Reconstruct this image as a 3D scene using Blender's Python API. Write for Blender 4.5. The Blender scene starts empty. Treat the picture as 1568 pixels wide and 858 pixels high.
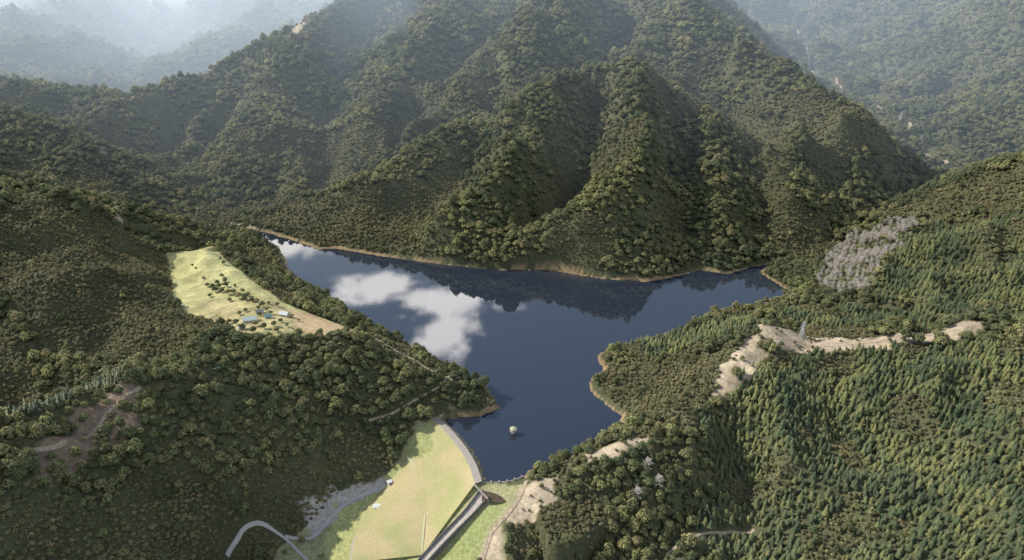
import bpy, math, numpy as np, time
from mathutils import Vector, Matrix
from mathutils.geometry import tessellate_polygon
T0=time.time()
S=bpy.context.scene
S.view_settings.view_transform='Standard'
try: S.view_settings.look='None'
except: pass
S.view_settings.exposure=0
# ---------------------------------------------------------------- survey camera
H0=450.0; TH=math.radians(25.3); F=1120.0
c_,s_=math.cos(TH),math.sin(TH)
cam=bpy.data.cameras.new("camera"); co=bpy.data.objects.new("camera",cam)
S.collection.objects.link(co); co.location=(0,0,H0); co.rotation_euler=(math.pi/2-TH,0,0)
cam.sensor_width=36; cam.lens=36*F/1568; cam.clip_end=30000; cam.clip_start=1
S.camera=co
def ray(u,v):
    dv=-(v-429)/F
    return np.array([(u-784)/F, c_+dv*s_, -s_+dv*c_])
def P(u,v,z):
    d=ray(u,v); t=(z-H0)/d[2]
    return (d[0]*t,d[1]*t,z)
# ---------------------------------------------------------------- noise
_tab={}
def vn(x,y,seed):
    if seed not in _tab: _tab[seed]=np.random.default_rng(seed).random((256,256))
    t=_tab[seed]; xi=np.floor(x).astype(int); yi=np.floor(y).astype(int)
    fx=x-xi; fy=y-yi; fx=fx*fx*(3-2*fx); fy=fy*fy*(3-2*fy)
    a=t[yi&255,xi&255]; b=t[yi&255,(xi+1)&255]; c=t[(yi+1)&255,xi&255]; d=t[(yi+1)&255,(xi+1)&255]
    return (a*(1-fx)+b*fx)*(1-fy)+(c*(1-fx)+d*fx)*fy
def fbm(x,y,seed,o=4):
    r=0;a=.5;n=0
    for i in range(o):
        r=r+a*vn(x*2**i+i*17.3,y*2**i+i*9.1,seed+i); n+=a; a*=.5
    return r/n
# ---------------------------------------------------------------- lake outline
shore=[(408,357),(440,366),(490,382),(515,381),(600,395),(660,403),(710,408),(760,414),(830,413),(870,418),(920,427),(985,432),(1020,428),
(1070,414),(1115,420),(1150,410),(1177,404),(1165,418),(1185,430),(1202,445),(1190,458),(1165,466),(1120,470),(1085,478),(1070,494),(1000,517),
(940,532),(912,545),(925,565),(905,580),(903,598),(930,620),(950,635),(948,655),(900,683),(840,711),(806,722),(801,734)]
damside=[(775,738),(743,740),(737,720),(723,693),(700,665),(676,640)]
west=[(700,641),(738,637),(768,625),(745,592),(700,567),(650,542),(600,513),(560,491),(520,466),(480,442),(445,422),(437,400),(428,380),(408,366),(385,352)]
lk_px=shore+damside+west
lake=np.array([P(u,v,0)[:2] for u,v in lk_px])
nseg=len(lake); damidx=set(range(len(shore)-1,len(shore)+len(damside)))
def sdist(X,Y,poly,flag=None):
    best=np.full(X.shape,1e18); ins=np.zeros(X.shape,bool); near=np.zeros(X.shape,bool)
    n=len(poly)
    for i in range(n):
        ax,ay=poly[i]; bx,by=poly[(i+1)%n]
        dx,dy=bx-ax,by-ay; L=dx*dx+dy*dy+1e-9
        t=np.clip(((X-ax)*dx+(Y-ay)*dy)/L,0,1)
        d=(X-ax-t*dx)**2+(Y-ay-t*dy)**2
        m=d<best; best=np.where(m,d,best)
        if flag is not None: near=np.where(m,i in flag,near)
        c=((ay>Y)!=(by>Y)); 
        xx=ax+(Y-ay)*dx/(dy if abs(dy)>1e-9 else 1e-9)
        ins^=(c&(X<xx))
    return np.where(ins,-1,1)*np.sqrt(best),near
def inpoly(X,Y,poly):
    ins=np.zeros(X.shape,bool); n=len(poly)
    for i in range(n):
        ax,ay=poly[i]; bx,by=poly[(i+1)%n]
        if abs(by-ay)<1e-9: continue
        ins^=(((ay>Y)!=(by>Y))&(X<ax+(Y-ay)*(bx-ax)/(by-ay)))
    return ins
# ---------------------------------------------------------------- relief lines (photo survey + elevation)
Kcrest=[(372,347,3),(400,335,12),(480,310,38),(560,270,80),(620,230,115),(700,190,150),(770,160,180),(850,120,215),(910,102,228),(970,90,242),(1040,130,205),(1090,170,165),(1130,210,125),(1140,260,90),(1130,330,50),(1112,400,10)]
S2=[(550,240,60),(545,200,97),(560,160,130),(600,110,170),(650,50,240),(670,20,270),(700,-20,310)]
S1=[(330,300,15),(345,250,55),(375,190,100),(400,140,140),(440,90,195),(470,40,245)]
Hc=[(0,125,150),(100,137,140),(190,150,125),(290,120,150),(340,100,170),(400,75,190),(470,40,245),(560,-10,300),(700,-60,360),(850,-70,380),(960,-60,370)]
Sky=[(960,-60,370),(1060,0,315),(1130,42,280),(1200,93,225),(1250,132,196),(1290,163,178),(1350,197,142),(1400,230,95),(1435,260,60)]
Nc=[(1600,235,160),(1568,240,150),(1500,250,120),(1450,275,85),(1400,300,62),(1350,322,48)]
Fc=[(0,165,170),(100,200,130),(200,245,80),(300,292,22)]
knob=[(1230,385,8),(1205,300,75),(1190,240,125),(1180,205,150),(1230,180,170),(1290,165,182)]
lines=[Kcrest,S2,S1,Hc,Sky,Nc,Fc,knob,
[(970,90,242),(985,140,210),(1000,200,168),(965,270,120),(890,330,77),(800,356,50),(770,385,22)],
[(905,175,142),(890,250,88),(862,325,40),(800,366,24)],
[(850,120,215),(835,190,170),(790,250,124),(720,300,84),(672,335,54),(650,375,20)],
[(760,200,134),(720,260,87),(650,310,49),(600,350,24)],
[(1030,180,140),(1025,260,85),(1050,330,38),(1035,405,7)],
[(1090,170,165),(1085,240,122),(1095,310,74),(1085,380,22)],
[(560,60,190),(510,130,115),(490,190,72),(500,245,42)],
[(640,190,112),(690,120,160),(760,50,225),(800,0,280)],
[(720,130,175),(740,80,235),(840,30,280),(900,-20,330)],
[(880,60,215),(940,20,270),(980,-30,320)],
[(300,270,20),(300,200,62),(330,150,105)],
[(240,235,48),(250,190,88),(250,145,130)],
[(0,240,112),(90,275,80),(180,300,45),(280,325,13)],
[(0,292,150),(100,305,132),(165,325,110),(215,365,75),(245,395,52)],
[(60,420,115),(170,420,88),(240,440,60)],[(0,380,118),(100,375,102),(190,392,70)],
[(0,480,86),(120,480,80),(220,500,68)],
[(330,347,3),(290,352,20),(255,388,38),(266,450,48),(322,500,62)],
[(322,500,62),(210,560,68),(100,602,55),(0,648,35)],
[(305,367,52),(330,392,57),(380,440,61),(430,480,65)],
[(766,622,3),(735,600,14),(690,577,26),(620,550,40),(550,515,53),(480,500,62),(430,500,72),(330,535,80),(205,590,90),(100,650,105),(0,700,120),(-100,740,130)],
[(700,641,1),(640,690,-6),(598,722,-18),(560,750,-24),(520,765,-27),(440,805,-30),(370,835,-28),(340,870,-28)],
[(560,620,22),(480,700,8),(430,760,-8)],[(350,640,48),(320,740,25),(300,830,8)],[(200,700,72),(170,790,55),(100,858,60)],
[(0,858,90),(-100,858,110)],
[(661,641,2),(690,667,2),(714,694,2),(726,718,2),(733,742,1)],
[(620,698,-13),(637,718,-14),(648,745,-16),(652,785,-21),(646,850,-30)],
[(600,728,-21),(585,750,-28),(560,775,-31),(545,810,-32.5),(535,860,-33)],
[(500,800,-32),(470,835,-33),(430,860,-33)],[(600,900,-35),(450,900,-35)],
[(735,748,-1),(700,800,-13),(650,860,-29)],
[(800,745,2),(785,780,-1),(765,820,-8),(740,862,-18)],
[(760,772,-3),(725,820,-14),(690,862,-24)],
[(1160,515,45),(1120,570,45),(1080,620,42),(1010,660,35),(950,680,28),(880,705,20),(820,742,9)],
[(1040,570,22),(980,610,12)],
[(900,790,-4),(860,858,-22)],
[(1250,750,5),(1120,805,-15),(1000,862,-28)],
[(925,540,2),(1000,522,9),(1060,512,20),(1110,500,30),(1160,510,45),(1220,510,50),(1330,508,60),(1400,503,66),(1490,498,73),(1568,505,80),(1700,500,100)],
[(1330,640,28),(1300,700,15)],[(1450,620,48),(1430,740,22),(1400,858,10)],[(1568,700,52),(1568,858,45)],[(1700,600,85),(1700,850,80)],
[(1100,700,10),(1180,640,28)],
[(1205,458,2),(1300,480,28),(1400,482,42),(1568,462,70)],
[(1568,330,112),(1400,380,62),(1300,410,35)],[(1500,290,98),(1450,330,75)],
[(1186,403,2),(1240,378,12),(1330,330,30),(1420,275,44)],
[(1160,395,6),(1165,300,50),(1155,230,90),(1130,170,130),(1100,110,185)],
[(1270,300,70),(1290,345,28)],[(1350,260,85),(1390,270,58)],[(1260,200,135),(1250,260,88),(1265,330,36)],
[(1450,242,25),(1380,195,25),(1280,130,25),(1230,85,30),(1215,40,30)],
[(1568,180,85),(1568,120,120),(1568,50,205),(1568,7,270)],[(1500,120,90),(1480,20,215),(1480,-4,250)],[(1400,60,110),(1380,5,200),(1380,-20,260)],[(1300,20,150),(1260,-20,230)],
[(1200,-10,200),(1100,-30,220)],
[(0,110,20),(150,100,20),(300,50,30),(380,30,40)],[(-50,60,150),(100,55,130),(220,60,70)],[(0,30,200),(150,25,150),(300,20,110)],[(0,-10,280),(200,-15,230),(400,-20,250)],
]
ctrl=[]
def dens(pl,step):
    out=[pl[0]]
    for a,b in zip(pl[:-1],pl[1:]):
        a=np.array(a);b=np.array(b); n=max(1,int(np.linalg.norm(b-a)/step))
        for k in range(1,n+1): out.append(tuple(a+(b-a)*k/n))
    return out
for L in lines:
    w=[P(*p) for p in L]
    ctrl+=dens(w,45 if w[0][1]<1900 else 120)
crestpts=[]
for L in (Kcrest,S2,S1,Hc,Sky,Nc,Fc,knob): crestpts+=dens([P(*p) for p in L],30)
crestpts=np.array(crestpts)
def shift(L,dx,dy,dz): return [(P(*p)[0]+dx,P(*p)[1]+dy,P(*p)[2]+dz) for p in L]
ctrl+=dens(shift(Kcrest[3:9],-25,105,-52),45)+[P(400,312,9),P(450,300,16),P(500,285,24)]
ctrl+=dens([tuple(shift(Kcrest[8:9],-25,105,-52)[0]),P(930,62,205)],45)
ctrl+=dens(shift(Sky[1:],130,150,-100),60)
ctrl+=dens(shift(Hc[:6],-30,190,-85),60)+shift(Hc[:5],-30,420,-118)
ctrl+=dens(shift(Nc[:4],60,170,-75),60)
lk3=[(x,y,0.4) for x,y in lake]; damv=set(range(len(shore)+1,len(shore)+len(damside)))
ctrl+=[p for i,p in enumerate(lk3) if i not in damv]
for i in range(nseg):
    if i in damidx: continue
    a=np.array(lk3[i]);b=np.array(lk3[(i+1)%nseg]); n=int(np.linalg.norm(b-a)/30)
    for k in range(1,n): ctrl.append(tuple(a+(b-a)*k/n))
for u,v in [(820,460),(600,440),(700,500),(1000,470),(820,560),(800,640),(1130,435),(850,600)]: ctrl.append(P(u,v,-14)[:2]+(-14,))
ctrl+=[(-600,200,150),(-250,300,40),(0,350,-38),(200,300,0),(600,300,70),(0,100,-40),(-1400,900,210),(-1100,600,150),(1500,700,170),(1300,1200,120),(-1700,1400,220),(-900,1400,105),(-700,1390,60),
 (-580,1330,14),(-4500,6000,320),(0,7000,350),(4500,6000,330),(-3500,3000,260),(3500,3000,330),(-6000,0,250),(6000,0,250),(0,9000,300),(-5000,9000,350),(6000,9000,350),(0,-500,-40),(2500,1500,150),(300,2600,60),(900,2300,60),(600,3400,150),(-200,3200,120)]
C=np.array(ctrl); 
keep=[]
for i,p in enumerate(C):
    if all((C[j,0]-p[0])**2+(C[j,1]-p[1])**2>64 for j in keep): keep.append(i)
C=C[keep]; n=len(C)
D=np.hypot(C[:,None,0]-C[None,:,0],C[:,None,1]-C[None,:,1])
A=np.zeros((n+1,n+1)); A[:n,:n]=-D+np.eye(n)*3.0; A[:n,n]=1; A[n,:n]=1
w=np.linalg.solve(A,np.append(C[:,2],0))
def axis(lo,hi,f0,f1,step,g):
    a=list(np.arange(f0,f1+.1,step)); s=step;x=a[-1]
    while x<hi: s=min(s*g,160); x+=s; a.append(x)
    s=step;x=a[0]; b=[]
    while x>lo: s=min(s*g,160); x-=s; b.append(x)
    return np.array(b[::-1]+a)
xs=axis(-6500,6500,-560,620,3.2,1.02); ys=axis(-300,9500,400,1130,3.2,1.018)
X,Y=np.meshgrid(xs,ys)
Z=np.zeros(X.size); xf=X.ravel();yf=Y.ravel(); CD=np.zeros(X.size)
for k in range(0,X.size,20000):
    d=np.sqrt((xf[k:k+20000,None]-C[None,:,0])**2+(yf[k:k+20000,None]-C[None,:,1])**2)
    Z[k:k+20000]=-(d@w[:n])+w[n]
    CD[k:k+20000]=np.sqrt(((xf[k:k+20000,None]-crestpts[None,:,0])**2+(yf[k:k+20000,None]-crestpts[None,:,1])**2).min(1))
Z=Z.reshape(X.shape); CD=CD.reshape(X.shape)
sd,nearDam=sdist(X,Y,lake,damidx)
sdn=sd+(fbm(X/14,Y/14,50,3)-.5)*7*np.where(nearDam,0,1)
def smooth(a,b,x):
    t=np.clip((x-a)/(b-a),0,1); return t*t*(3-2*t)
fx,fy,_=P(410,460,60); dx_,dy_,_=P(620,760,-20)
m=smooth(5,110,sd)*smooth(90,170,np.hypot(X-fx,Y-fy))*smooth(95,170,np.hypot(X-dx_,Y-dy_))
wx=X+(fbm(X/190,Y/190,15,3)-.5)*260; wy=Y+(fbm(X/190+7,Y/190,16,3)-.5)*260
def ridged(a,b,seed,o): return 1-np.abs(2*fbm(a,b,seed,o)-1)*2
r1=ridged(wx/150+5,wy/300,11,2); r2=ridged(wx/60,wy/110,13,2)
cm=smooth(0,120,CD); mid=smooth(850,1050,Y)
kf=.55+.45*smooth(1150,1450,Y)
Z+=m*mid*(cm*kf*((r1-.72)*60+(r2-.7)*20)+ (1-cm)*(r2-.7)*6)
Z+=m*(1-mid)*((ridged(X/110,Y/110,17,3)-.62)*16+(r2-.62)*7)
Z+=m*(fbm(X/36,Y/36,21,3)-.5)*11
far=smooth(2000,3200,np.hypot(X,Y))
rf=ridged(X/620,Y/620,31,5)
Z+=far*(rf-.55)*85+smooth(1900,2500,Y)*(ridged(X/230,Y/230,35,3)-.6)*42
ins=sdn<0
Z=np.where(ins&(~nearDam|(sd<-1)),np.minimum(Z,-.4+.22*np.maximum(sdn,-60)),Z)
out=(~ins)&(~nearDam)&(sd<90)
Z=np.where(out,np.maximum(Z,np.minimum(.25+.16*sdn,3)),Z)
Z=np.where((~ins)&(Y>950),np.maximum(Z,1.0),Z)
Z=np.where(out&(sdn<4),np.minimum(Z,.3+.45*sdn),Z)
def ht(x,y):
    x=np.asarray(x,float);y=np.asarray(y,float)
    i=np.clip(np.searchsorted(xs,x)-1,0,len(xs)-2); j=np.clip(np.searchsorted(ys,y)-1,0,len(ys)-2)
    a=np.clip((x-xs[i])/(xs[i+1]-xs[i]),0,1); b=np.clip((y-ys[j])/(ys[j+1]-ys[j]),0,1)
    return (Z[j,i]*(1-a)+Z[j,i+1]*a)*(1-b)+(Z[j+1,i]*(1-a)+Z[j+1,i+1]*a)*b
tt=300*np.exp(np.linspace(0,math.log(25),1400))
def hit(u,v):
    d=ray(u,v); x=d[0]*tt;y=d[1]*tt;z=H0+d[2]*tt
    k=np.nonzero(z<ht(x,y))[0]
    k=k[0] if len(k) else len(tt)-1
    return (x[k],y[k])
def wp(pts): return np.array([P(*p)[:2] if len(p)==3 else hit(*p) for p in pts])
# ---------------------------------------------------------------- land cover (plan polygons)
pasture=wp([(252,392,46),(305,364,50),(332,374,55),(354,398,58),(390,425,60),(444,460,62),(504,476,57),(556,498,50),(552,516,48),(470,522,58),(400,524,66),(352,522,68),(352,498,64),(318,490,60),(286,482,56),(268,470,50),(262,430,48)])
dry=wp([(440,466,62),(500,477,58),(556,499,50),(550,516,49),(455,520,59)])
dry2=wp([(300,455,56),(360,462,60),(440,466,62),(455,520,60),(352,522,68),(318,490,60)])
damclear=wp([(676,640,2),(745,740,1),(800,738,4),(805,750,3),(790,780,0),(772,800,-5),(778,862,-14),(720,875,-24),(400,890,-34),(425,840,-33),(462,815,-32),(485,795,-31),(525,762,-30),(575,745,-27),(602,720,-19),(640,655,-3)])
damgrass=wp([(661,641,2),(735,742,1),(700,790,-12),(640,862,-30),(560,890,-34),(495,880,-34),(500,820,-32),(520,780,-31),(575,750,-28),(602,722,-20)])
strip=wp([(748,772,-3),(778,768,-2),(745,812,-11),(728,866,-20),(650,880,-30),(690,830,-20)])
bare=[wp(b) for b in [
 [(1156,520,45),(1162,504,46),(1215,500,50),(1262,506,54),(1345,508,60),(1385,508,64),(1440,496,70),(1495,500,73),(1505,516,72),(1440,520,67),(1370,522,62),(1290,526,55),(1200,532,46),(1165,532,44)],
 [(1150,520,43),(1175,548,42),(1150,590,40),(1090,604,40),(1105,560,44)],
 [(988,660,35),(994,680,30),(945,698,25),(900,704,23),(900,688,25),(925,668,30)],
 [(800,738,5),(850,728,12),(850,770,0),(815,800,-7),(772,805,-6),(785,775,0)],
 [(772,800,-6),(772,862,-15),(735,862,-18),(745,830,-13)],
 [(185,590),(218,596),(215,640),(150,700),(60,750),(55,690),(120,630)],
 [(180,148),(205,147),(205,153),(182,153)],[(440,45),(470,40),(465,52),(445,55)],
 [(155,225),(165,228),(165,240),(156,238)],[(172,308),(185,315),(188,345),(178,340)],
 [(345,342,2),(380,346,2),(400,352,2),(390,352,1),(350,346,2)]]]
gravel=[wp([(462,785,-31),(512,772,-31),(518,795,-32),(480,822,-32)]),wp([(500,765,-30),(590,738,-26),(600,748,-28),(525,778,-31)])]
pineZ=[wp(b) for b in [
 [(1190,540),(1300,530),(1568,525),(1750,520,95),(1750,900,80),(1568,900,50),(1180,900,0),(1060,830),(1085,760),(1090,690),(1075,640),(1120,600)],
 [(1372,375),(1440,335),(1568,322),(1750,320,130),(1750,470,100),(1568,470),(1340,465),(1350,430)],
 [(0,655),(0,625),(110,600),(200,562),(214,572),(120,625)],
 [(350,100),(395,75),(465,50),(465,85),(400,105)],
 [(960,530),(1060,505),(1170,492),(1180,505),(1080,525),(990,550)],
 [(1190,470),(1400,478),(1568,478),(1568,500),(1280,500),(1190,492)]]]
scrubZ=[wp(b) for b in [
 [(380,340),(480,315),(600,290),(660,300),(690,380),(660,400),(560,385),(500,376)],
 [(0,310),(120,325),(190,350),(250,400),(265,470),(300,500),(200,550),(60,520),(0,440)],
 [(930,560),(1000,560),(1120,530),(1140,540),(1100,600),(1040,640),(960,650),(950,620),(912,598)],
 [(1150,230),(1190,215),(1215,250),(1205,330),(1160,320)],
 [(1440,290),(1568,255),(1568,320),(1450,330),(1400,340),(1340,330)],
 [(1150,560),(1090,620),(1000,680),(870,720),(840,800),(780,858),(790,780),(880,700),(1010,650),(1100,580)],
 [(780,800),(860,760),(930,760),(930,858),(790,858)]]]
deadZ=[wp(b) for b in [[(1250,410),(1290,365),(1400,340),(1400,365),(1350,395),(1340,440),(1280,455),(1255,440)]]]
jx=X+(fbm(X/11,Y/11,61,3)-.5)*14; jy=Y+(fbm(X/11+40,Y/11,62,3)-.5)*14
col=np.empty(X.shape+(3,)); 
n1=fbm(X/60,Y/60,71,4)[...,None]; n2=fbm(X/9,Y/9,72,3)[...,None]
col[:]=np.array([.09,.092,.048])*(0.6+.9*n1)
farc=smooth(3800,4500,np.hypot(X,Y))[...,None]
patch=smooth(.58,.64,fbm(X/300,Y/300,77,4))[...,None]*.5
col=col*(1-farc)+farc*((np.array([.085,.105,.05])*(.6+.8*n1))*(1-patch)+np.array([.18,.19,.10])*patch)
def paint(mask,c,var=.35):
    k=mask[...,None]; cc=np.array(c)*(1-var/2+var*(n2*.6+n1*.4)*1.3-var*.2); 
    global col; col=np.where(k,cc,col)
shoreb=(~ins)&(~nearDam)&(sdn<-1.0+8*fbm(X/40,Y/40,81,2)); paint(shoreb,(.33,.235,.13),.6)
paint(inpoly(jx,jy,pasture),(.48,.455,.21),1.0)
paint(inpoly(jx,jy,dry2),(.50,.44,.22),1.2)
paint(inpoly(jx,jy,dry),(.58,.43,.25),.6)
paint(inpoly(X+(jx-X)*.4,Y+(jy-Y)*.4,damclear),(.34,.33,.17),.7)
paint(inpoly(X+(jx-X)*.2,Y+(jy-Y)*.2,damgrass),(.40,.41,.17),.5)
paint(inpoly(X+(jx-X)*.3,Y+(jy-Y)*.3,strip),(.32,.35,.14),.4)
for i,b in enumerate(bare): paint(inpoly(jx,jy,b),(.27,.20,.14) if i==5 else (.47,.385,.27),1.0)
for b in gravel: paint(inpoly(X+(jx-X)*.3,Y+(jy-Y)*.3,b),(.44,.41,.36),.4)
# ---------------------------------------------------------------- node helpers
def newmat(name):
    m=bpy.data.materials.new(name); m.use_nodes=True; nt=m.node_tree; nt.nodes.clear(); return m,nt
def N(nt,t,**k):
    n=nt.nodes.new(t)
    for a,b in k.items(): setattr(n,a,b)
    return n
def simple(name,c,rough=.7,var=.25,scale=1.5,metal=0,bump=.0):
    m,nt=newmat(name); o=N(nt,'ShaderNodeOutputMaterial'); p=N(nt,'ShaderNodeBsdfPrincipled')
    p.inputs['Roughness'].default_value=rough; p.inputs['Metallic'].default_value=metal
    g=N(nt,'ShaderNodeNewGeometry'); nz=N(nt,'ShaderNodeTexNoise'); nz.inputs['Scale'].default_value=scale; nz.inputs['Detail'].default_value=5
    nt.links.new(g.outputs['Position'],nz.inputs['Vector'])
    r=N(nt,'ShaderNodeValToRGB'); r.color_ramp.elements[0].position=.3; r.color_ramp.elements[1].position=.7
    r.color_ramp.elements[0].color=tuple(x*(1-var) for x in c)+(1,); r.color_ramp.elements[1].color=tuple(min(1,x*(1+var)) for x in c)+(1,)
    nt.links.new(nz.outputs['Fac'],r.inputs['Fac']); nt.links.new(r.outputs['Color'],p.inputs['Base Color'])
    if bump>0:
        b=N(nt,'ShaderNodeBump'); b.inputs['Strength'].default_value=bump; nt.links.new(nz.outputs['Fac'],b.inputs['Height']); nt.links.new(b.outputs[0],p.inputs['Normal'])
    nt.links.new(p.outputs[0],o.inputs['Surface']); return m
def leafmat(name,ca,cb,cc,nscale=.012,transl=.22,rough=.6):
    m,nt=newmat(name); L=nt.links.new; o=N(nt,'ShaderNodeOutputMaterial')
    g=N(nt,'ShaderNodeNewGeometry'); oi=N(nt,'ShaderNodeObjectInfo')
    nz=N(nt,'ShaderNodeTexNoise'); nz.inputs['Scale'].default_value=nscale; nz.inputs['Detail'].default_value=3; L(g.outputs['Position'],nz.inputs['Vector'])
    a=N(nt,'ShaderNodeMath',operation='MULTIPLY_ADD'); L(oi.outputs['Random'],a.inputs[0]); a.inputs[1].default_value=.6; 
    b=N(nt,'ShaderNodeMath',operation='MULTIPLY_ADD'); L(nz.outputs['Fac'],b.inputs[0]); b.inputs[1].default_value=1.9; b.inputs[2].default_value=-.72; L(b.outputs[0],a.inputs[2])
    r=N(nt,'ShaderNodeValToRGB'); e=r.color_ramp.elements; e[0].position=.05; e[0].color=ca+(1,); e[1].position=.92; e[1].color=cc+(1,)
    k=e.new(.5); k.color=cb+(1,); L(a.outputs[0],r.inputs['Fac'])
    # per-tree hue drift between yellow-green, olive and brown-green
    sq=N(nt,'ShaderNodeMath',operation='MULTIPLY'); L(oi.outputs['Random'],sq.inputs[0]); sq.inputs[1].default_value=37.7
    frc=N(nt,'ShaderNodeMath',operation='FRACT'); L(sq.outputs[0],frc.inputs[0])
    hm=N(nt,'ShaderNodeMapRange'); L(frc.outputs[0],hm.inputs[0]); hm.inputs[3].default_value=.468; hm.inputs[4].default_value=.522
    hs=N(nt,'ShaderNodeHueSaturation'); L(r.outputs[0],hs.inputs['Color']); L(hm.outputs[0],hs.inputs['Hue'])
    p=N(nt,'ShaderNodeBsdfPrincipled'); p.inputs['Roughness'].default_value=rough; p.inputs['Specular IOR Level'].default_value=.4; L(hs.outputs[0],p.inputs['Base Color'])
    t=N(nt,'ShaderNodeBsdfTranslucent'); L(hs.outputs[0],t.inputs['Color'])
    x=N(nt,'ShaderNodeMixShader'); x.inputs[0].default_value=transl; L(p.outputs[0],x.inputs[1]); L(t.outputs[0],x.inputs[2]); L(x.outputs[0],o.inputs['Surface'])
    return m
def mk(name,v,f,mats,parent=None,fm=None,smooth_=False,link=True):
    me=bpy.data.meshes.new(name); me.from_pydata([tuple(map(float,p)) for p in v],[],f)
    for mm in (mats if isinstance(mats,list) else [mats]): me.materials.append(mm)
    if fm is not None: me.polygons.foreach_set('material_index',fm)
    if smooth_: me.polygons.foreach_set('use_smooth',[True]*len(f))
    me.update(); o=bpy.data.objects.new(name,me)
    if link: S.collection.objects.link(o)
    if parent: o.parent=parent
    return o
# ---------------------------------------------------------------- terrain
ny,nx=X.shape
me=bpy.data.meshes.new("terrain")
idx=np.arange(nx*ny).reshape(ny,nx)
quads=np.stack([idx[:-1,:-1],idx[:-1,1:],idx[1:,1:],idx[1:,:-1]],-1).reshape(-1,4)
me.vertices.add(nx*ny); me.vertices.foreach_set('co',np.stack([X,Y,Z],-1).astype(np.float32).ravel())
me.loops.add(quads.size); me.loops.foreach_set('vertex_index',quads.ravel().astype(np.int32))
me.polygons.add(len(quads)); me.polygons.foreach_set('loop_start',np.arange(0,quads.size,4,dtype=np.int32))
me.update(calc_edges=True); me.polygons.foreach_set('use_smooth',np.ones(len(quads),bool))
ca=me.color_attributes.new('cover','FLOAT_COLOR','POINT')
ca.data.foreach_set('color',np.concatenate([col,np.ones(col.shape[:2]+(1,))],-1).astype(np.float32).ravel())
tm,nt=newmat("terrain_ground"); L=nt.links.new
o=N(nt,'ShaderNodeOutputMaterial'); p=N(nt,'ShaderNodeBsdfPrincipled'); p.inputs['Roughness'].default_value=.9; p.inputs['Specular IOR Level'].default_value=.15
at=N(nt,'ShaderNodeVertexColor',layer_name='cover'); g=N(nt,'ShaderNodeNewGeometry')
nz=N(nt,'ShaderNodeTexNoise'); nz.inputs['Scale'].default_value=.35; nz.inputs['Detail'].default_value=8; L(g.outputs['Position'],nz.inputs['Vector'])
mr=N(nt,'ShaderNodeMapRange'); L(nz.outputs['Fac'],mr.inputs[0]); mr.inputs[1].default_value=.3; mr.inputs[2].default_value=.7; mr.inputs[3].default_value=.7; mr.inputs[4].default_value=1.25
hs=N(nt,'ShaderNodeHueSaturation'); L(at.outputs['Color'],hs.inputs['Color']); L(mr.outputs[0],hs.inputs['Value']); L(hs.outputs[0],p.inputs['Base Color'])
nb=N(nt,'ShaderNodeTexNoise'); nb.inputs['Scale'].default_value=.06; nb.inputs['Detail'].default_value=9; nb.inputs['Roughness'].default_value=.7; L(g.outputs['Position'],nb.inputs['Vector'])
bp=N(nt,'ShaderNodeBump'); bp.inputs['Strength'].default_value=.5; bp.inputs['Distance'].default_value=3; L(nb.outputs['Fac'],bp.inputs['Height']); L(bp.outputs[0],p.inputs['Normal'])
L(p.outputs[0],o.inputs['Surface']); me.materials.append(tm)
to=bpy.data.objects.new("terrain",me); S.collection.objects.link(to)
# ---------------------------------------------------------------- lake water
wl=[]
for i in range(nseg):
    a=lake[i-1]; b=lake[i]; c=lake[(i+1)%nseg]
    t=(c-a)/np.linalg.norm(c-a); nrm=np.array([-t[1],t[0]])
    q=b+nrm*.5
    if inpoly(np.array([q[0]]),np.array([q[1]]),lake)[0]: nrm=-nrm
    isd=(len(shore)-2)<=i<=len(shore)+len(damside)
    wl.append(b+nrm*(0.5 if isd else 7))
tri=tessellate_polygon([[Vector((q[0],q[1],0)) for q in wl]])
wm,nt=newmat("lake_water_surface"); L=nt.links.new
o=N(nt,'ShaderNodeOutputMaterial'); df=N(nt,'ShaderNodeBsdfDiffuse'); df.inputs['Color'].default_value=(.024,.032,.048,1)
gl=N(nt,'ShaderNodeBsdfGlossy'); gl.inputs['Roughness'].default_value=.02; gl.inputs['Color'].default_value=(1,.99,.96,1)
fr=N(nt,'ShaderNodeFresnel'); fr.inputs['IOR'].default_value=1.95
x=N(nt,'ShaderNodeMixShader'); L(fr.outputs[0],x.inputs[0]); L(df.outputs[0],x.inputs[1]); L(gl.outputs[0],x.inputs[2]); L(x.outputs[0],o.inputs['Surface'])
g=N(nt,'ShaderNodeNewGeometry'); nz=N(nt,'ShaderNodeTexNoise'); nz.inputs['Scale'].default_value=.25; nz.inputs['Detail'].default_value=4; L(g.outputs['Position'],nz.inputs['Vector'])
bp=N(nt,'ShaderNodeBump'); bp.inputs['Strength'].default_value=.02; bp.inputs['Distance'].default_value=.4; L(nz.outputs['Fac'],bp.inputs['Height']); L(bp.outputs[0],gl.inputs['Normal'])
lw=mk("lake_water",[(q[0],q[1],0) for q in wl],[tuple(t) for t in tri],wm)
if lw.data.polygons[0].normal.z<0: lw.data.flip_normals()
# ---------------------------------------------------------------- materials
bark=simple("bark",(.14,.11,.08)); 
leafA=leafmat("native_leaves",(.105,.13,.058),(.22,.235,.095),(.46,.43,.175),transl=.28)
scrubM=leafmat("scrub_leaves",(.15,.145,.075),(.265,.245,.115),(.42,.37,.175),nscale=.02,transl=.28)
pineM=leafmat("pine_needles",(.065,.10,.055),(.135,.17,.078),(.29,.30,.115),nscale=.018,transl=.18)
deadM=simple("dead_twigs",(.56,.51,.45),.9,.2)
coreM=simple("inner_foliage",(.075,.09,.043),.9,.25)
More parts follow.
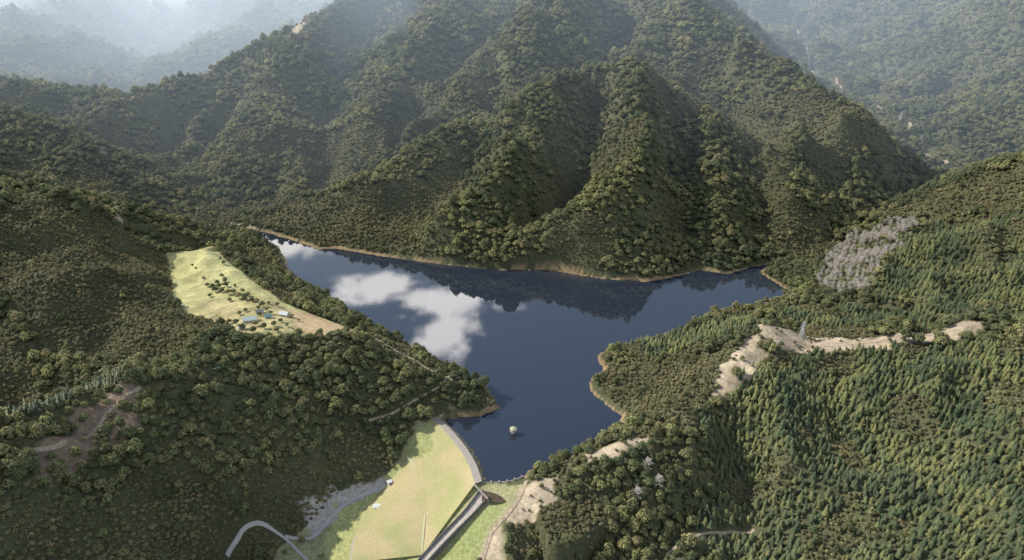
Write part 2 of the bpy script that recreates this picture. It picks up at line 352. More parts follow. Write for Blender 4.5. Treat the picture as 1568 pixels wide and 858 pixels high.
# ---------------------------------------------------------------- tree prototypes
def ico(c,r,rs,sub=1,jit=.15):
    import bmesh
    bm=bmesh.new(); bmesh.ops.create_icosphere(bm,subdivisions=sub,radius=1)
    v=np.array([q.co[:] for q in bm.verts]); f=[[q.index for q in t.verts] for t in bm.faces]; bm.free()
    v*=1+(rs.random((len(v),1))-.5)*2*jit
    return v*np.array(r)+np.array(c),f
class MB:
    def __init__(s): s.v=[];s.f=[];s.m=[]
    def add(s,v,f,m=0):
        k=len(s.v); s.v+=[tuple(q) for q in v]; s.f+=[tuple(i+k for i in t) for t in f]; s.m+=[m]*len(f)
    def tube(s,a,b,ra,rb,n=5,m=0):
        a=Vector(a);b=Vector(b); d=(b-a).normalized(); u=d.orthogonal().normalized(); w=d.cross(u)
        v=[];
        for p,r in((a,ra),(b,rb)):
            for i in range(n):
                t=2*math.pi*i/n; v.append(p+u*math.cos(t)*r+w*math.sin(t)*r)
        s.add([tuple(q) for q in v],[(i,(i+1)%n,n+(i+1)%n,n+i) for i in range(n)]+[tuple(range(n,2*n))],m)
    def box(s,c,d,m=0,R=None):
        v=[]
        for i in(-1,1):
            for j in(-1,1):
                for k in(-1,1):
                    q=Vector((i*d[0]/2,j*d[1]/2,k*d[2]/2))
                    if R is not None: q=R@q
                    v.append((q[0]+c[0],q[1]+c[1],q[2]+c[2]))
        s.add(v,[(0,1,3,2),(4,6,7,5),(0,4,5,1),(2,3,7,6),(0,2,6,4),(1,5,7,3)],m)
    def beam(s,a,b,t,m=0): s.tube(a,b,t/2,t/2,4,m)
    def obj(s,name,mats,parent=None,link=True): return mk(name,s.v,s.f,mats,parent,s.m,link=link)
def broadleaf(name,seed,R=3.6,Ht=7,nl=7,leaves=230,mat=leafA,ls=.85,link=False):
    rs=np.random.default_rng(seed); B=MB(); B.tube((0,0,-1),(0,0,Ht*.6),.35,.15,5,0)
    for i in range(3):
        t=rs.random()*6.28; B.tube((0,0,Ht*.35),(math.cos(t)*R*.5,math.sin(t)*R*.5,Ht*.6),.16,.06,4,0)
    lobes=[((0,0,Ht*.66),R*.62)]
    for i in range(nl-1):
        t=2*math.pi*(i+rs.random()*.6)/(nl-1); rr=R*(.42+.2*rs.random())
        lobes.append(((math.cos(t)*rr,math.sin(t)*rr,Ht*(.42+.22*rs.random())),R*(.36+.18*rs.random())))
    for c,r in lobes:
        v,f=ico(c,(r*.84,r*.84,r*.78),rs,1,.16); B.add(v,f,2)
    tot=sum(r*r for c,r in lobes)
    for c,r in lobes:
        k=int(leaves*r*r/tot)
        for _ in range(k):
            d=rs.normal(size=3); d/=np.linalg.norm(d); 
            if d[2]<-.3: d[2]*=-1
            p=np.array(c)+d*r*np.array([1,1,.92])*(.88+.22*rs.random())
            nn=d+rs.normal(size=3)*.32; nn/=np.linalg.norm(nn)
            a=np.cross(nn,rs.normal(size=3)); a/=np.linalg.norm(a); b=np.cross(nn,a); s=ls*(.55+.7*rs.random())
            B.add([p+a*s*.6,p+b*s*.5+nn*.1,p-a*s*.6,p-b*s*.5-nn*.1],[(0,1,2,3)],1)
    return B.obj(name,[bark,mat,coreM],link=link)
def pine(name,seed,Ht=12,R=2.5,tiers=9,link=False):
    rs=np.random.default_rng(seed); B=MB(); B.tube((0,0,-1),(0,0,Ht*.95),.28,.05,5,0)
    for i in range(tiers):
        t=i/(tiers-1); z=Ht*(.12+.84*t); r=R*(1-t)**.65*(.85+.3*rs.random())+.3; nb=9 if t<.7 else 6
        o0=rs.random()*6.28
        for k in range(nb):
            a=o0+2*math.pi*k/nb+(rs.random()-.5)*.4; rr=r*(.7+.5*rs.random()); wd=.28*rr+.35
            dx,dy=math.cos(a),math.sin(a); dz=-.12*rr-.1*rs.random()
            lift=.45*Ht/tiers
            B.add([(0,0,z+lift),(dx*rr*.6-dy*wd,dy*rr*.6+dx*wd,z+dz*.3),(dx*rr,dy*rr,z+dz+.35),(dx*rr*.6+dy*wd,dy*rr*.6-dx*wd,z+dz*.3)],[(0,1,2),(0,2,3)],1)
    return B.obj(name,[bark,pineM],link=link)
def dead(name,seed,Ht=9,link=False):
    rs=np.random.default_rng(seed); B=MB(); B.tube((0,0,-1),(0,0,Ht),.3,.06,5,0)
    for i in range(60):
        z=Ht*(.25+.72*rs.random()); a=rs.random()*6.28; r=(Ht-z)*.4+1.0; d=(math.cos(a)*r,math.sin(a)*r,z+r*.5)
        B.tube((0,0,z),d,.14,.05,3,0)
        for k in range(3):
            f=.5+.5*rs.random(); q=Vector((d[0]*f,d[1]*f,z+(d[2]-z)*f)); e=q+Vector(rs.normal(size=3)*.7)+Vector((0,0,.5)); B.tube(q,e,.09,.04,3,0)
    return B.obj(name,[deadM],link=link)
def coll(name,objs):
    c=bpy.data.collections.new(name)
    for o in objs: c.objects.link(o)
    return c
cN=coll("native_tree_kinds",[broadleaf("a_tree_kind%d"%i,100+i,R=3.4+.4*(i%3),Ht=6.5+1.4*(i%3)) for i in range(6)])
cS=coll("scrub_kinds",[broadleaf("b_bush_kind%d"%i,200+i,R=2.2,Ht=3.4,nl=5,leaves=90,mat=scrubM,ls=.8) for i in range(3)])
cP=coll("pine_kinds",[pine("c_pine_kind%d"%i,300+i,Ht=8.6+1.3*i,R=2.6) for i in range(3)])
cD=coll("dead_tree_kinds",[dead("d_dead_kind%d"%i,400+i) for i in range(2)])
def scatter_obj(name,pts,kind,rot,scl,cl):
    me=bpy.data.meshes.new(name); me.vertices.add(len(pts)); me.vertices.foreach_set('co',pts.astype(np.float32).ravel())
    a=me.attributes.new('kind','INT','POINT'); a.data.foreach_set('value',kind.astype(np.int32))
    a=me.attributes.new('rot','FLOAT_VECTOR','POINT'); a.data.foreach_set('vector',rot.astype(np.float32).ravel())
    a=me.attributes.new('scl','FLOAT_VECTOR','POINT'); a.data.foreach_set('vector',scl.astype(np.float32).ravel())
    ob=bpy.data.objects.new(name,me); S.collection.objects.link(ob)
    ng=bpy.data.node_groups.new(name+"_nodes",'GeometryNodeTree')
    ng.interface.new_socket('Geometry',in_out='INPUT',socket_type='NodeSocketGeometry'); ng.interface.new_socket('Geometry',in_out='OUTPUT',socket_type='NodeSocketGeometry')
    gi=ng.nodes.new('NodeGroupInput'); go=ng.nodes.new('NodeGroupOutput'); ip=ng.nodes.new('GeometryNodeInstanceOnPoints'); ci=ng.nodes.new('GeometryNodeCollectionInfo')
    ci.inputs['Collection'].default_value=cl; ci.inputs['Separate Children'].default_value=True; ci.inputs['Reset Children'].default_value=True
    def na(t,n_):
        q=ng.nodes.new('GeometryNodeInputNamedAttribute'); q.data_type=t; q.inputs['Name'].default_value=n_; return q.outputs[0]
    Lk=ng.links.new; Lk(gi.outputs[0],ip.inputs['Points']); Lk(ci.outputs[0],ip.inputs['Instance']); ip.inputs['Pick Instance'].default_value=True
    Lk(na('INT','kind'),ip.inputs['Instance Index']); Lk(na('FLOAT_VECTOR','rot'),ip.inputs['Rotation']); Lk(na('FLOAT_VECTOR','scl'),ip.inputs['Scale']); Lk(ip.outputs[0],go.inputs[0])
    md=ob.modifiers.new('scatter','NODES'); md.node_group=ng
    return ob
# ---------------------------------------------------------------- roads (draped strips)
road_pts=[]
gravelM=simple("gravel_track",(.40,.325,.23),.95,.4,.5); asphaltM=simple("road_seal",(.44,.42,.38),.9,.15,.8)
def drape(name,pts,width,mat,off=.3,clear=1.6):
    w=wp(pts); w=dens([tuple(q) for q in w],3.0); w=np.array(w)
    for _ in range(8): w[1:-1]=(w[:-2]+2*w[1:-1]+w[2:])/4
    t=np.gradient(w,axis=0); t/=np.linalg.norm(t,axis=1)[:,None]+1e-9; nn=np.stack([-t[:,1],t[:,0]],1)
    V=[];cols=5; wv=width*(.8+.4*fbm(w[:,0]/12,w[:,1]/12,97,2))[:,None]
    for a in np.linspace(-.5,.5,cols):
        q=w+nn*wv*a; V.append(np.column_stack([q,ht(q[:,0],q[:,1])+off]))
    V=np.stack(V,1); m_=len(w); v=V.reshape(-1,3)
    f=[(i*cols+j,i*cols+j+1,(i+1)*cols+j+1,(i+1)*cols+j) for i in range(m_-1) for j in range(cols-1)]
    ob=mk(name,v,f,mat)
    if clear: road_pts.append((w,width/2+clear))
    return ob
drape("farm_track",[(545,497,51),(600,521,44),(640,545,38),(680,570,28),(692,580,25)],2.6,gravelM,clear=2.4)
drape("hillside_track",[(215,592,89),(160,620,95),(100,655,103),(50,680,108)],2.6,gravelM,clear=3)
drape("ridge_track",[(1165,520,45),(1185,526,46),(1222,515,50),(1290,516,56),(1340,512,60),(1400,508,66),(1490,505,72)],4,gravelM,clear=3)
drape("forest_track",[(1020,862,-27),(1075,826,-18),(1130,797,-12),(1160,785,-6)],2.6,gravelM,clear=3)
drape("abutment_track",[(560,648),(600,637),(640,612),(680,590),(690,575)],2.4,gravelM)
drape("valley_road",[(1452,243,25),(1415,218,25),(1380,195,25),(1330,162,25),(1280,130,25),(1250,105,28),(1230,85,30),(1215,45,30)],7,gravelM,off=2.5,clear=13)
drape("road",[(350,862,-30),(372,828,-29),(400,815,-30),(435,822,-32),(455,842,-33),(480,866,-34)],2.8,asphaltM,off=.5,clear=2.5)
drape("road",[(437,824,-33),(478,826,-32),(500,800,-31.5),(530,772,-30),(590,747,-27)],3.4,asphaltM,off=.5,clear=3)
drape("service_road",[(537,875,-34),(540,835,-32.5),(550,805,-32),(570,785,-31),(590,777,-30)],3.0,asphaltM,off=.6)
drape("access_track",[(806,735,4),(796,765,0),(778,790,-4),(752,815,-10),(738,862,-19)],3.5,gravelM,off=.45)
drape("berm_track",[(622,700,-13),(637,718,-14),(648,745,-16),(651,785,-21),(646,850,-30)],1.6,simple("worn_grass",(.46,.47,.27)),off=1.5,clear=0)
# ---------------------------------------------------------------- forest scatter
def vis(x,y,z):
    dep=y*c_-(z-H0)*s_
    up=y*s_+(z-H0)*c_
    return (dep>200)&(np.abs(x)<dep*.7*1.12+25)&(up>-dep*.383*1.1-30)&(up<dep*.383*1.08+40)
def cand(y0,y1,sp,seed):
    rs=np.random.default_rng(seed); W=.9*y1+160
    gx,gy=np.meshgrid(np.arange(-W,W,sp),np.arange(y0,y1,sp)); gx=gx+(gy/sp%2)*sp*.5
    x=(gx+(rs.random(gx.shape)-.5)*sp*1.2).ravel(); y=(gy+(rs.random(gx.shape)-.5)*sp*1.2).ravel()
    z=ht(x,y); k=vis(x,y,z); return x[k],y[k],z[k]
def inany(x,y,Ls):
    r=np.zeros(x.shape,bool)
    for q in Ls: r|=inpoly(x,y,q)
    return r
def blocked(x,y,z):
    d,nd=sdist(x,y,lake,damidx)
    b=(d<4.5+2*fbm(x/20,y/20,83,2))|((nd)&(d<9)); b|=inany(x,y,[pasture,damclear]); 
    jx=x+(fbm(x/11,y/11,61,3)-.5)*14; jy=y+(fbm(x/11+40,y/11,62,3)-.5)*14
    rr=np.random.default_rng(1).random(len(x))
    b|=inany(jx,jy,bare[:5]+bare[6:])&(rr<.88); b|=inany(jx,jy,bare[5:6])&(rr<.66)
    for w_,r in road_pts:
        lo=w_.min(0)-r; hi=w_.max(0)+r
        k=np.nonzero((x>lo[0])&(x<hi[0])&(y>lo[1])&(y<hi[1]))[0]
        if len(k):
            dd=np.full(len(k),1e9)
            for q in w_: dd=np.minimum(dd,(x[k]-q[0])**2+(y[k]-q[1])**2)
            b[k]|=dd<r*r
    return b
R=np.random.default_rng(5)
NX=[];SX=[];PX=[];DX=[]
def scm(x,y): return fbm(x/90,y/90,95,4)>.57
def gap(x,y): return fbm(x/35,y/35,98,3)>.64
for (y0,y1,sp,sc) in [(330,1000,5.4,.9),(1000,1650,6.4,1.03),(1650,2700,9.0,1.42),(2700,4400,13.5,2.1)]:
    x,y,z=cand(y0,y1,sp,int(y0)); b=blocked(x,y,z); x,y,z=x[~b],y[~b],z[~b]
    jx=x+(fbm(x/25,y/25,91,3)-.5)*26; jy=y+(fbm(x/25+9,y/25,92,3)-.5)*26
    pn0=inany(jx,jy,pineZ); pn=pn0&~gap(x,y); sb=(inany(jx,jy,scrubZ))&~pn0; dd=inany(jx,jy,deadZ)&~pn0
    mx=scm(x,y)&~pn0&(y<1650)
    k=~(pn0|sb|dd|mx); f=R.random(len(x)); a=np.column_stack([x,y,z,np.full(len(x),sc)])
    NX.append(a[k]); DX.append(a[dd&(f<.65)])
    if y0>500: PX.append(a[pn])
    k2=(sb&(f<.06))|(mx&~sb&(f<.12))|(dd&(f>.78))|(pn0&~pn&(f<.25)); a2=a[k2].copy(); a2[:,3]*=.75; NX.append(a2)
x,y,z=cand(330,1000,4.5,77); b=blocked(x,y,z); x,y,z=x[~b],y[~b],z[~b]
jx=x+(fbm(x/25,y/25,91,3)-.5)*26; jy=y+(fbm(x/25+9,y/25,92,3)-.5)*26
k=inany(jx,jy,pineZ)&~gap(x,y); PX.append(np.column_stack([x,y,z,np.full(len(x),.88)])[k])
for (y0,y1,sp,sc) in [(330,1000,3.4,.85),(1000,1650,4.3,1.05)]:
    x,y,z=cand(y0,y1,sp,int(y0)+3)
    jx=x+(fbm(x/25,y/25,91,3)-.5)*26; jy=y+(fbm(x/25+9,y/25,92,3)-.5)*26
    pn0=inany(jx,jy,pineZ); k=((inany(jx,jy,scrubZ)|scm(x,y))&~pn0)|(pn0&gap(x,y)); x,y,z=x[k],y[k],z[k]
    b=blocked(x,y,z); x,y,z=x[~b],y[~b],z[~b]; SX.append(np.column_stack([x,y,z,np.full(len(x),sc)]))
def em(name,LX,lo,hi,kinds,cl,hs,pw=1):
    a=np.concatenate(LX); n=len(a); s=a[:,3]*(lo+(hi-lo)*R.random(n)**pw)
    rot=np.column_stack([(R.random(n)-.5)*.14,(R.random(n)-.5)*.14,R.random(n)*6.28])
    scl=np.column_stack([s,s*(.85+.3*R.random(n)),s*(hs[0]+(hs[1]-hs[0])*R.random(n))]); print(name,n)
    scatter_obj(name,a[:,:3]-np.array([0,0,.3]),R.integers(0,kinds,n),rot,scl,cl)
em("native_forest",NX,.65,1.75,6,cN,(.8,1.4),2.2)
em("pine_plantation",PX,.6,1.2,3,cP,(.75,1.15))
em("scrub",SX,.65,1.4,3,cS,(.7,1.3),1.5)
em("dead_forest",DX,.7,1.3,2,cD,(.8,1.1))
def place(o,name,u,v,z=None,s=1,rz=0):
    x,y=hit(u,v) if z is None else P(u,v,z)[:2]
    ob=bpy.data.objects.new(name,o.data); S.collection.objects.link(ob); ob.location=(x,y,float(ht(x,y))-.2); ob.scale=(s,s,s); ob.rotation_euler=(0,0,rz); return ob
for i,(u,v,s) in enumerate([(318,440,.8),(326,443,.9),(333,436,.7),(340,448,1),(350,452,1),(358,450,.9),(366,458,1.1),(376,460,1),(386,462,1),(394,464,.8),(345,432,.8),(340,425,.7),(343,405,.6),(338,398,.5),(295,408,.5),(312,428,.6),
    (300,412,.4),(367,483,.6),(398,484,.7),(420,500,.8),(447,487,.7),(405,503,.8),(372,505,.8),(360,440,.6),(425,470,.7),(408,476,.6),(322,456,.7),(330,448,.9),(352,462,.8),(392,500,.8),(430,494,.7),(415,482,.6),(362,498,.8),
    (380,454,.9),(372,449,.8),(336,442,1),(346,440,.9),(402,470,.8),(412,466,.6),(396,474,.6),(376,478,.7),(356,508,.9),(388,510,.9),(424,508,.9),(440,500,.6),(458,492,.5)]):
    place(cN.objects[i%5],"tree",u,v,s=s*1.1,rz=i)
for i,(u,v,s) in enumerate([(441,800,.9),(455,792,.8),(462,828,.8),(448,812,.7),(492,850,.8),(414,848,.9),(450,804,.9),(470,790,.6),(428,796,.8),(424,836,.7),(436,845,.6)]):
    place(cN.objects[i%5],"tree",u,v,-31.5,s=s,rz=i)
for u,v in [(991,722),(1008,748),(975,768)]: place(cD.objects[0],"dead_tree",u,v,s=1.5)
# ---------------------------------------------------------------- dam
grassM,nt=newmat("dam_grass"); L=nt.links.new
o=N(nt,'ShaderNodeOutputMaterial'); p=N(nt,'ShaderNodeBsdfPrincipled'); p.inputs['Roughness'].default_value=.9; g=N(nt,'ShaderNodeNewGeometry')
a=N(nt,'ShaderNodeTexNoise'); a.inputs['Scale'].default_value=.035; a.inputs['Detail'].default_value=7; L(g.outputs['Position'],a.inputs['Vector'])
r=N(nt,'ShaderNodeValToRGB'); e=r.color_ramp.elements; e[0].position=.36; e[0].color=(.37,.375,.155,1); e[1].position=.62; e[1].color=(.49,.41,.215,1); L(a.outputs['Fac'],r.inputs['Fac'])
b=N(nt,'ShaderNodeTexNoise'); b.inputs['Scale'].default_value=.8; b.inputs['Detail'].default_value=6; L(g.outputs['Position'],b.inputs['Vector'])
mr=N(nt,'ShaderNodeMapRange'); L(b.outputs['Fac'],mr.inputs[0]); mr.inputs[1].default_value=.3; mr.inputs[2].default_value=.7; mr.inputs[3].default_value=.82; mr.inputs[4].default_value=1.12
hs=N(nt,'ShaderNodeHueSaturation'); L(r.outputs[0],hs.inputs['Color']); L(mr.outputs[0],hs.inputs['Value']); L(hs.outputs[0],p.inputs['Base Color']); L(p.outputs[0],o.inputs['Surface'])
riprapM=simple("riprap_rock",(.26,.235,.20),.95,.55,1.1,bump=.8); crestM=simple("crest_gravel",(.36,.33,.28),.95,.2,.6)
concM=simple("concrete",(.44,.39,.34),.85,.22,.4); concD=simple("dark_concrete",(.16,.15,.14),.9,.3,.5)  # second concrete is a darker tone, for chute walls and tower shaft
def res(pts,m=40):
    p=np.array([P(*q) for q in pts]); d=np.concatenate([[0],np.cumsum(np.linalg.norm(np.diff(p,axis=0),axis=1))]); t=np.linspace(0,d[-1],m)
    q=np.column_stack([np.interp(t,d,p[:,i]) for i in range(3)])
    for _ in range(12): q[1:-1]=(q[:-2]+2*q[1:-1]+q[2:])/4
    return q
z3=3.2
rows=[res([(668,632,-4),(702,660,-4),(726,690,-4),(741,716,-4),(750,740,-4)]),
 res([(667,637,z3),(693,660,z3),(716,688,z3),(731,714,z3),(738,737,z3)]),
 res([(660,639,z3),(685,664,z3),(707,692,z3),(721,718,z3),(727,741,z3)]),
 res([(621,697,-11.5),(638,718,-12.5),(649,745,-14.5),(653,785,-19.5),(647,850,-28.5)]),
 res([(600,728,-20.5),(585,750,-27.5),(560,775,-31),(545,810,-32.3),(536,862,-33)])]
v=[];f=[];fm=[];R_=[]
for i in range(len(rows)-1):
    sub={0:5,1:3,2:12,3:8}[i]
    for k in range(sub):
        R_.append((rows[i]*(1-k/sub)+rows[i+1]*(k/sub),i))
R_.append((rows[-1],3))
for q,_ in R_: v+=[tuple(t) for t in q]
for i in range(len(R_)-1):
    for j in range(39): f.append((i*40+j,i*40+j+1,(i+1)*40+j+1,(i+1)*40+j)); fm.append([1,2,0,0][R_[i][1]])
dm=mk("earth_dam",v,f,[grassM,riprapM,crestM],fm=fm,smooth_=False)
B=MB(); rs=np.random.default_rng(3)
for k in range(900):
    t=rs.random()*39; i=int(t); a_=rows[0][i]; b_=rows[1][i]; s=rs.random()**.8*.97+.05; q=a_*(1-s)+b_*s+rs.normal(size=3)*.25; q[:2]+=(rows[1][min(i+1,39)]-rows[1][i])[:2]*(t-i)
    vv,ff=ico(q,rs.uniform(.4,.95,3),rs,1,.25); B.add(vv,ff,0)
B.obj("riprap_boulders",[riprapM])
B=MB(); e1=rows[1]
for i in range(0,39):
    B.beam(e1[i]+np.array([-.4,-.3,.5]),e1[i+1]+np.array([-.4,-.3,.5]),.7,0)
B.obj("dam_parapet",[concM])
# ---------------------------------------------------------------- spillway
def channel(name,path,width,wallh,mat,matw,fl=0.4,wt=.7):
    p=res(path,30); t=np.gradient(p,axis=0); t[:,2]=0; t/=np.linalg.norm(t,axis=1)[:,None]; nn=np.stack([-t[:,1],t[:,0],0*t[:,0]],1)
    wv=np.interp(np.linspace(0,1,30),np.linspace(0,1,len(width)),width)[:,None]
    z=np.array([0,0,1.]); prof=[(-.5,-wt,-5),(-.5,-wt,wallh),(-.5,0,wallh),(-.5,0,0),(.5,0,0),(.5,0,wallh),(.5,wt,wallh),(.5,wt,-5)]
    V=np.stack([p+nn*(a*wv+b)+z*(c+fl) for a,b,c in prof],1).reshape(-1,3); k=len(prof)
    f=[(i*k+j,i*k+j+1,(i+1)*k+j+1,(i+1)*k+j) for i in range(29) for j in range(k-1)]
    fm=[[1,1,1,0,1,1,1][j] for i in range(29) for j in range(k-1)]
    return mk(name,V,f,[mat,matw],fm=fm)
channel("spillway_chute",[(741,758,-1),(722,783,-7),(690,815,-15),(660,847,-23),(635,875,-31)],[10,7.5,7,7],2.4,concM,concD)
pool=mk("spillway_pool",[P(*q) for q in [(738,741,-.8),(800,733,-.8),(797,750,-.8),(788,768,-.8),(765,770,-.8),(738,768,-.8)]],[(0,1,2,3,4,5)],simple("silty_water",(.10,.075,.045),.15,.3,.2))
B=MB()
wv=res([(735,738,1.0),(755,739,1),(780,737,1),(803,729,1)],30)
for i in range(29):
    a_=wv[i];b_=wv[i+1]; 
    for zz in (-.9,-.1,.5): B.beam((a_[0],a_[1],zz),(b_[0],b_[1],zz),1.0,0)
for i in range(2,29,5): B.box((wv[i][0],wv[i][1],.6),(1.2,1.8,3),0)
B.obj("spillway_weir",[concM])
B=MB()
B.beam(P(726,742,3.0),P(747,764,2.0),1.6,0); B.beam(P(726,741,4.2),P(747,763,3.2),.2,0); B.beam(P(727,744,4.2),P(748,766,3.2),.2,0)
B.obj("spillway_footbridge",[concM])
# ---------------------------------------------------------------- intake tower
yel=simple("painted_roof",(.46,.45,.26),.6,.08); whiteM=simple("cream_paint",(.5,.46,.38),.6,.06); glassM=simple("window_glass",(.03,.04,.05),.1,.1); steelM=simple("galvanised_steel",(.55,.56,.58),.45,.1,metal=.4)
E=bpy.data.objects.new("intake_tower",None); S.collection.objects.link(E); tx,ty,_=P(786,664,0); E.location=(tx,ty,0)
def hexa(name,r0,r1,z0,z1,mat,n=6,rot=.3):
    v=[(r*math.cos(rot+2*math.pi*i/n),r*math.sin(rot+2*math.pi*i/n),z) for r,z in((r0,z0),(r1,z1)) for i in range(n)]
    f=[(i,(i+1)%n,n+(i+1)%n,n+i) for i in range(n)]+[tuple(range(n,2*n)),tuple(range(n))[::-1]]
    return mk(name,v,f,mat,E)
hexa("shaft",2.3,2.1,-14,3,concD,12); hexa("deck",3.6,3.6,3.0,3.4,concM); hexa("cabin",2.7,2.7,3.4,6.0,whiteM); hexa("roof",3.9,.5,6.0,7.5,yel); hexa("window_band",2.74,2.74,4.5,5.3,glassM)
B=MB()
for i in range(6):
    t=.3+math.pi*i/3; u_=.3+math.pi*(i+1)/3; B.beam((3.5*math.cos(t),3.5*math.sin(t),3.4),(3.5*math.cos(t),3.5*math.sin(t),4.4),.12); B.beam((3.5*math.cos(t),3.5*math.sin(t),4.4),(3.5*math.cos(u_),3.5*math.sin(u_),4.4),.1)
B.obj("railing",[steelM],E)
# ---------------------------------------------------------------- buildings
def house(name,u,v,z,Lx,Wy,Hh,rot,roofc,wallc=(.6,.58,.52),pitch=.35):
    x,y=P(u,v,z)[:2]; zz=float(ht(x,y)); E=bpy.data.objects.new(name,None); S.collection.objects.link(E); E.location=(x,y,zz+.3); E.rotation_euler=(0,0,rot)
    wm_=simple(name+"_wall",wallc,.8,.08); rm=simple(name+"_roof",roofc,.5,.1,.8)
    B=MB(); B.box((0,0,Hh/2-1),(Lx,Wy,Hh+2)); a=Lx/2;b=Wy/2;hp=Wy*pitch
    B.add([(-a,-b,Hh),(-a,b,Hh),(-a,0,Hh+hp),(a,-b,Hh),(a,b,Hh),(a,0,Hh+hp)],[(0,2,1),(3,4,5)]); B.obj("walls",[wm_],E)
    B=MB(); a+=.5; e=.6
    for sg in(-1,1):
        y0=sg*(b+e); z0=Hh-e*2*pitch+.05
        v=[(-a,y0,z0),(a,y0,z0),(a,0,Hh+hp+.05),(-a,0,Hh+hp+.05)]; v+= [(q[0],q[1],q[2]+.18) for q in v]
        B.add(v,[(0,1,2,3),(4,5,6,7),(0,1,5,4),(1,2,6,5),(2,3,7,6),(3,0,4,7)])
    B.obj("roof",[rm],E)
    B=MB()
    for sg in(-1,1):
        for k in range(int(Lx//3)):
            B.box((-Lx/2+1.8+k*3,sg*(b+.01),Hh*.55),(1.3,.08,1.1))
    B.obj("windows",[glassM],E); B=MB(); B.box((Lx*.08,-b-.03,1.05),(1,.1,2.1)); B.obj("door",[simple("door_paint",(.2,.12,.08))],E)
house("farm_house",384,495,67,14,7,3,.25,(.5,.57,.54),(.7,.68,.6))
house("farm_house",436,484,65,10,6.5,3,-.3,(.5,.55,.53),(.6,.58,.5))
house("farm_shed",411,490,66,7,5,2.6,.5,(.18,.34,.30))
house("farm_shed",372,508,69,6,5,2.6,.1,(.5,.5,.47))
house("farm_shed",398,481,65,8,5,2.6,.4,(.22,.23,.22))
house("valve_house",578,779,-31,7,4.5,2.8,.25,(.72,.72,.7),(.7,.68,.64),.15)
house("outlet_building",597,745,-27,4,3.5,2.8,.6,(.72,.72,.7),(.7,.68,.64),.12)
# ---------------------------------------------------------------- pylons
def pylon(u,v,z,h=21,s=1,th=.42):
    x,y=P(u,v,z)[:2] if z is not None else hit(u,v)
    B=MB(); b=2.4*s; t=.7*s
    lv=[0,.25,.45,.62,.78,.9,1]; 
    def w_(q): return b+(t-b)*min(1,q/.78)
    cr=[(-1,-1),(1,-1),(1,1),(-1,1)]
    for q0,q1 in zip(lv[:-1],lv[1:]):
        a0,a1=w_(q0),w_(q1)
        for i in range(4):
            c0=cr[i];c1=cr[(i+1)%4]
            B.beam((c0[0]*a0,c0[1]*a0,q0*h),(c0[0]*a1,c0[1]*a1,q1*h),th); B.beam((c0[0]*a0,c0[1]*a0,q0*h),(c1[0]*a1,c1[1]*a1,q1*h),th*.55); B.beam((c1[0]*a0,c1[1]*a0,q0*h),(c0[0]*a1,c0[1]*a1,q1*h),th*.55); B.beam((c0[0]*a1,c0[1]*a1,q1*h),(c1[0]*a1,c1[1]*a1,q1*h),th*.5)
    for q,l in((.72,4.6),(.85,3.8),(.97,3.0)):
        for sg in(-1,1):
            for yy in(-.6,.6): B.beam((sg*.6,yy*s,q*h),(sg*l*s,0,q*h),th*.7); B.beam((sg*.5,yy*s,q*h+1.3),(sg*l*s,0,q*h),th*.5)
            B.beam((sg*l*s,0,q*h),(sg*l*s,0,q*h-1.4),th*.5)
    ob=B.obj("power_pylon",[steelM]); ob.location=(x,y,float(ht(x,y))-.3); ob.rotation_euler=(0,0,.35); return ob
p1=pylon(1229,508,50); pylon(1376,196,25,h=30,s=1.1,th=.5)
# ---------------------------------------------------------------- haze volumes (thicker in the far valleys)
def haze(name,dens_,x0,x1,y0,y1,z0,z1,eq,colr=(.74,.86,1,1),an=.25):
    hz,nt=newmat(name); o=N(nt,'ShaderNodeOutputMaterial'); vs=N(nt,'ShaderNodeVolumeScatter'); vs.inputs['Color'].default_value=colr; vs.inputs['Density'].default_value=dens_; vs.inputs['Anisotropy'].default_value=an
    # added glow that brightens the haze, standing in for multiply-scattered daylight
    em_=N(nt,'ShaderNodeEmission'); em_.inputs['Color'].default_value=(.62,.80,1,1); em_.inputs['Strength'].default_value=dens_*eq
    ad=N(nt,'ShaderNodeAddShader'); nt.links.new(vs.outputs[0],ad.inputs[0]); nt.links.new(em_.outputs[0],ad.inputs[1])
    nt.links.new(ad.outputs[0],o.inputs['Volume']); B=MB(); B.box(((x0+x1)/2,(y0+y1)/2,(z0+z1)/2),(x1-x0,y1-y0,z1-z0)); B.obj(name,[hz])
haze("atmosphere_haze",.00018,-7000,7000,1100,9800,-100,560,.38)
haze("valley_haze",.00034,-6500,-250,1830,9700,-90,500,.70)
# ---------------------------------------------------------------- light
sund=Vector((-.76,.27,.59)).normalized()
sl=bpy.data.lights.new("sun",'SUN'); sl.energy=5.0; sl.angle=math.radians(.5); sl.color=(1,.95,.86); so=bpy.data.objects.new("sun",sl); S.collection.objects.link(so); so.rotation_euler=sund.to_track_quat('Z','Y').to_euler()
W=bpy.data.worlds.new("World"); S.world=W; W.use_nodes=True; nt=W.node_tree; nt.nodes.clear(); L=nt.links.new
sk=N(nt,'ShaderNodeTexSky',sky_type='NISHITA'); sk.sun_disc=False; sk.sun_elevation=math.asin(sund.z); sk.sun_rotation=math.atan2(sund.x,sund.y)%(2*math.pi); sk.altitude=400
bg=N(nt,'ShaderNodeBackground'); bg.inputs['Strength'].default_value=.125; L(sk.outputs[0],bg.inputs['Color'])
tc=N(nt,'ShaderNodeTexCoord'); sx=N(nt,'ShaderNodeSeparateXYZ'); L(tc.outputs['Generated'],sx.inputs[0])
mz=N(nt,'ShaderNodeMath',operation='MAXIMUM'); L(sx.outputs['Z'],mz.inputs[0]); mz.inputs[1].default_value=.05
cx=N(nt,'ShaderNodeMath',operation='DIVIDE'); L(sx.outputs['X'],cx.inputs[0]); L(mz.outputs[0],cx.inputs[1])
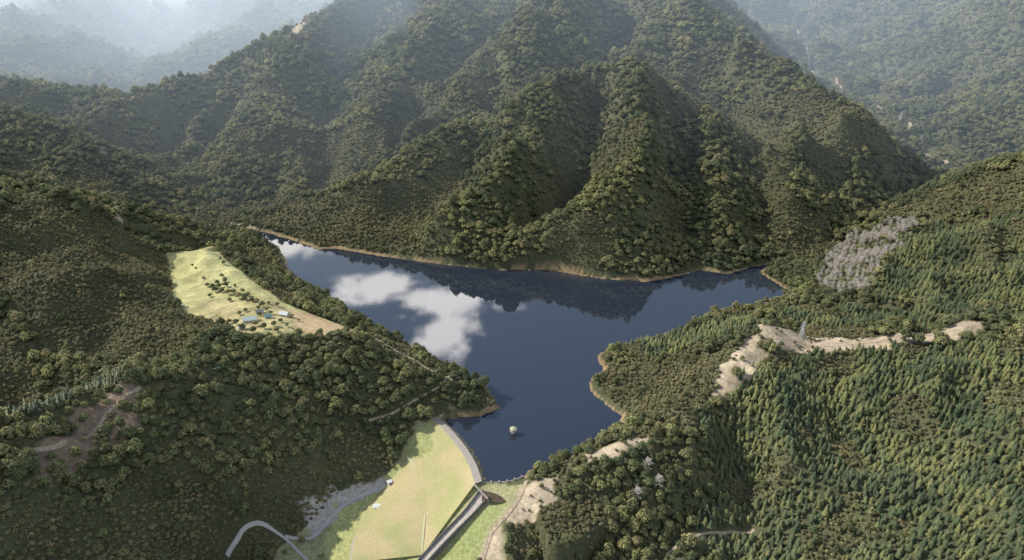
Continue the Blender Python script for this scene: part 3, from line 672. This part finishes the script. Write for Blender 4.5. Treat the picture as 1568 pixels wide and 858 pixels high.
cy=N(nt,'ShaderNodeMath',operation='DIVIDE'); L(sx.outputs['Y'],cy.inputs[0]); L(mz.outputs[0],cy.inputs[1])
cb=N(nt,'ShaderNodeCombineXYZ'); L(cx.outputs[0],cb.inputs[0]); L(cy.outputs[0],cb.inputs[1])
nz=N(nt,'ShaderNodeTexNoise'); nz.inputs['Scale'].default_value=9; nz.inputs['Detail'].default_value=9; nz.inputs['Roughness'].default_value=.58; L(cb.outputs[0],nz.inputs['Vector'])
prev=None
for (a0,a1,b0,b1) in [(-.42,2.06,.21,.12),(-.17,1.98,.20,.14),(-.185,1.78,.10,.22),(.15,2.0,.07,.035),(-.85,2.42,.25,.2),(-1.6,1.0,.5,.4),(1.5,1.0,.6,.3),(.6,-.9,.8,.5)]:
    sb=N(nt,'ShaderNodeVectorMath',operation='SUBTRACT'); L(cb.outputs[0],sb.inputs[0]); sb.inputs[1].default_value=(a0,a1,0)
    mu=N(nt,'ShaderNodeVectorMath',operation='MULTIPLY'); L(sb.outputs[0],mu.inputs[0]); mu.inputs[1].default_value=(1/b0,1/b1,0)
    ln=N(nt,'ShaderNodeVectorMath',operation='LENGTH'); L(mu.outputs[0],ln.inputs[0])
    iv=N(nt,'ShaderNodeMath',operation='SUBTRACT'); iv.inputs[0].default_value=1; L(ln.outputs['Value'],iv.inputs[1])
    if prev is None: prev=iv
    else:
        mxn=N(nt,'ShaderNodeMath',operation='MAXIMUM'); L(prev.outputs[0],mxn.inputs[0]); L(iv.outputs[0],mxn.inputs[1]); prev=mxn
na=N(nt,'ShaderNodeMath',operation='MULTIPLY_ADD'); L(nz.outputs['Fac'],na.inputs[0]); na.inputs[1].default_value=2.2; L(prev.outputs[0],na.inputs[2])
mr=N(nt,'ShaderNodeMapRange',interpolation_type='SMOOTHSTEP'); L(na.outputs[0],mr.inputs[0]); mr.inputs[1].default_value=1.12; mr.inputs[2].default_value=1.7
cbk=N(nt,'ShaderNodeBackground'); cbk.inputs['Color'].default_value=(.97,.97,1,1); cbk.inputs['Strength'].default_value=3.9
mix=N(nt,'ShaderNodeMixShader'); L(mr.outputs[0],mix.inputs[0]); L(bg.outputs[0],mix.inputs[1]); L(cbk.outputs[0],mix.inputs[2])
wo=N(nt,'ShaderNodeOutputWorld'); L(mix.outputs[0],wo.inputs['Surface'])
print("done",time.time()-T0)
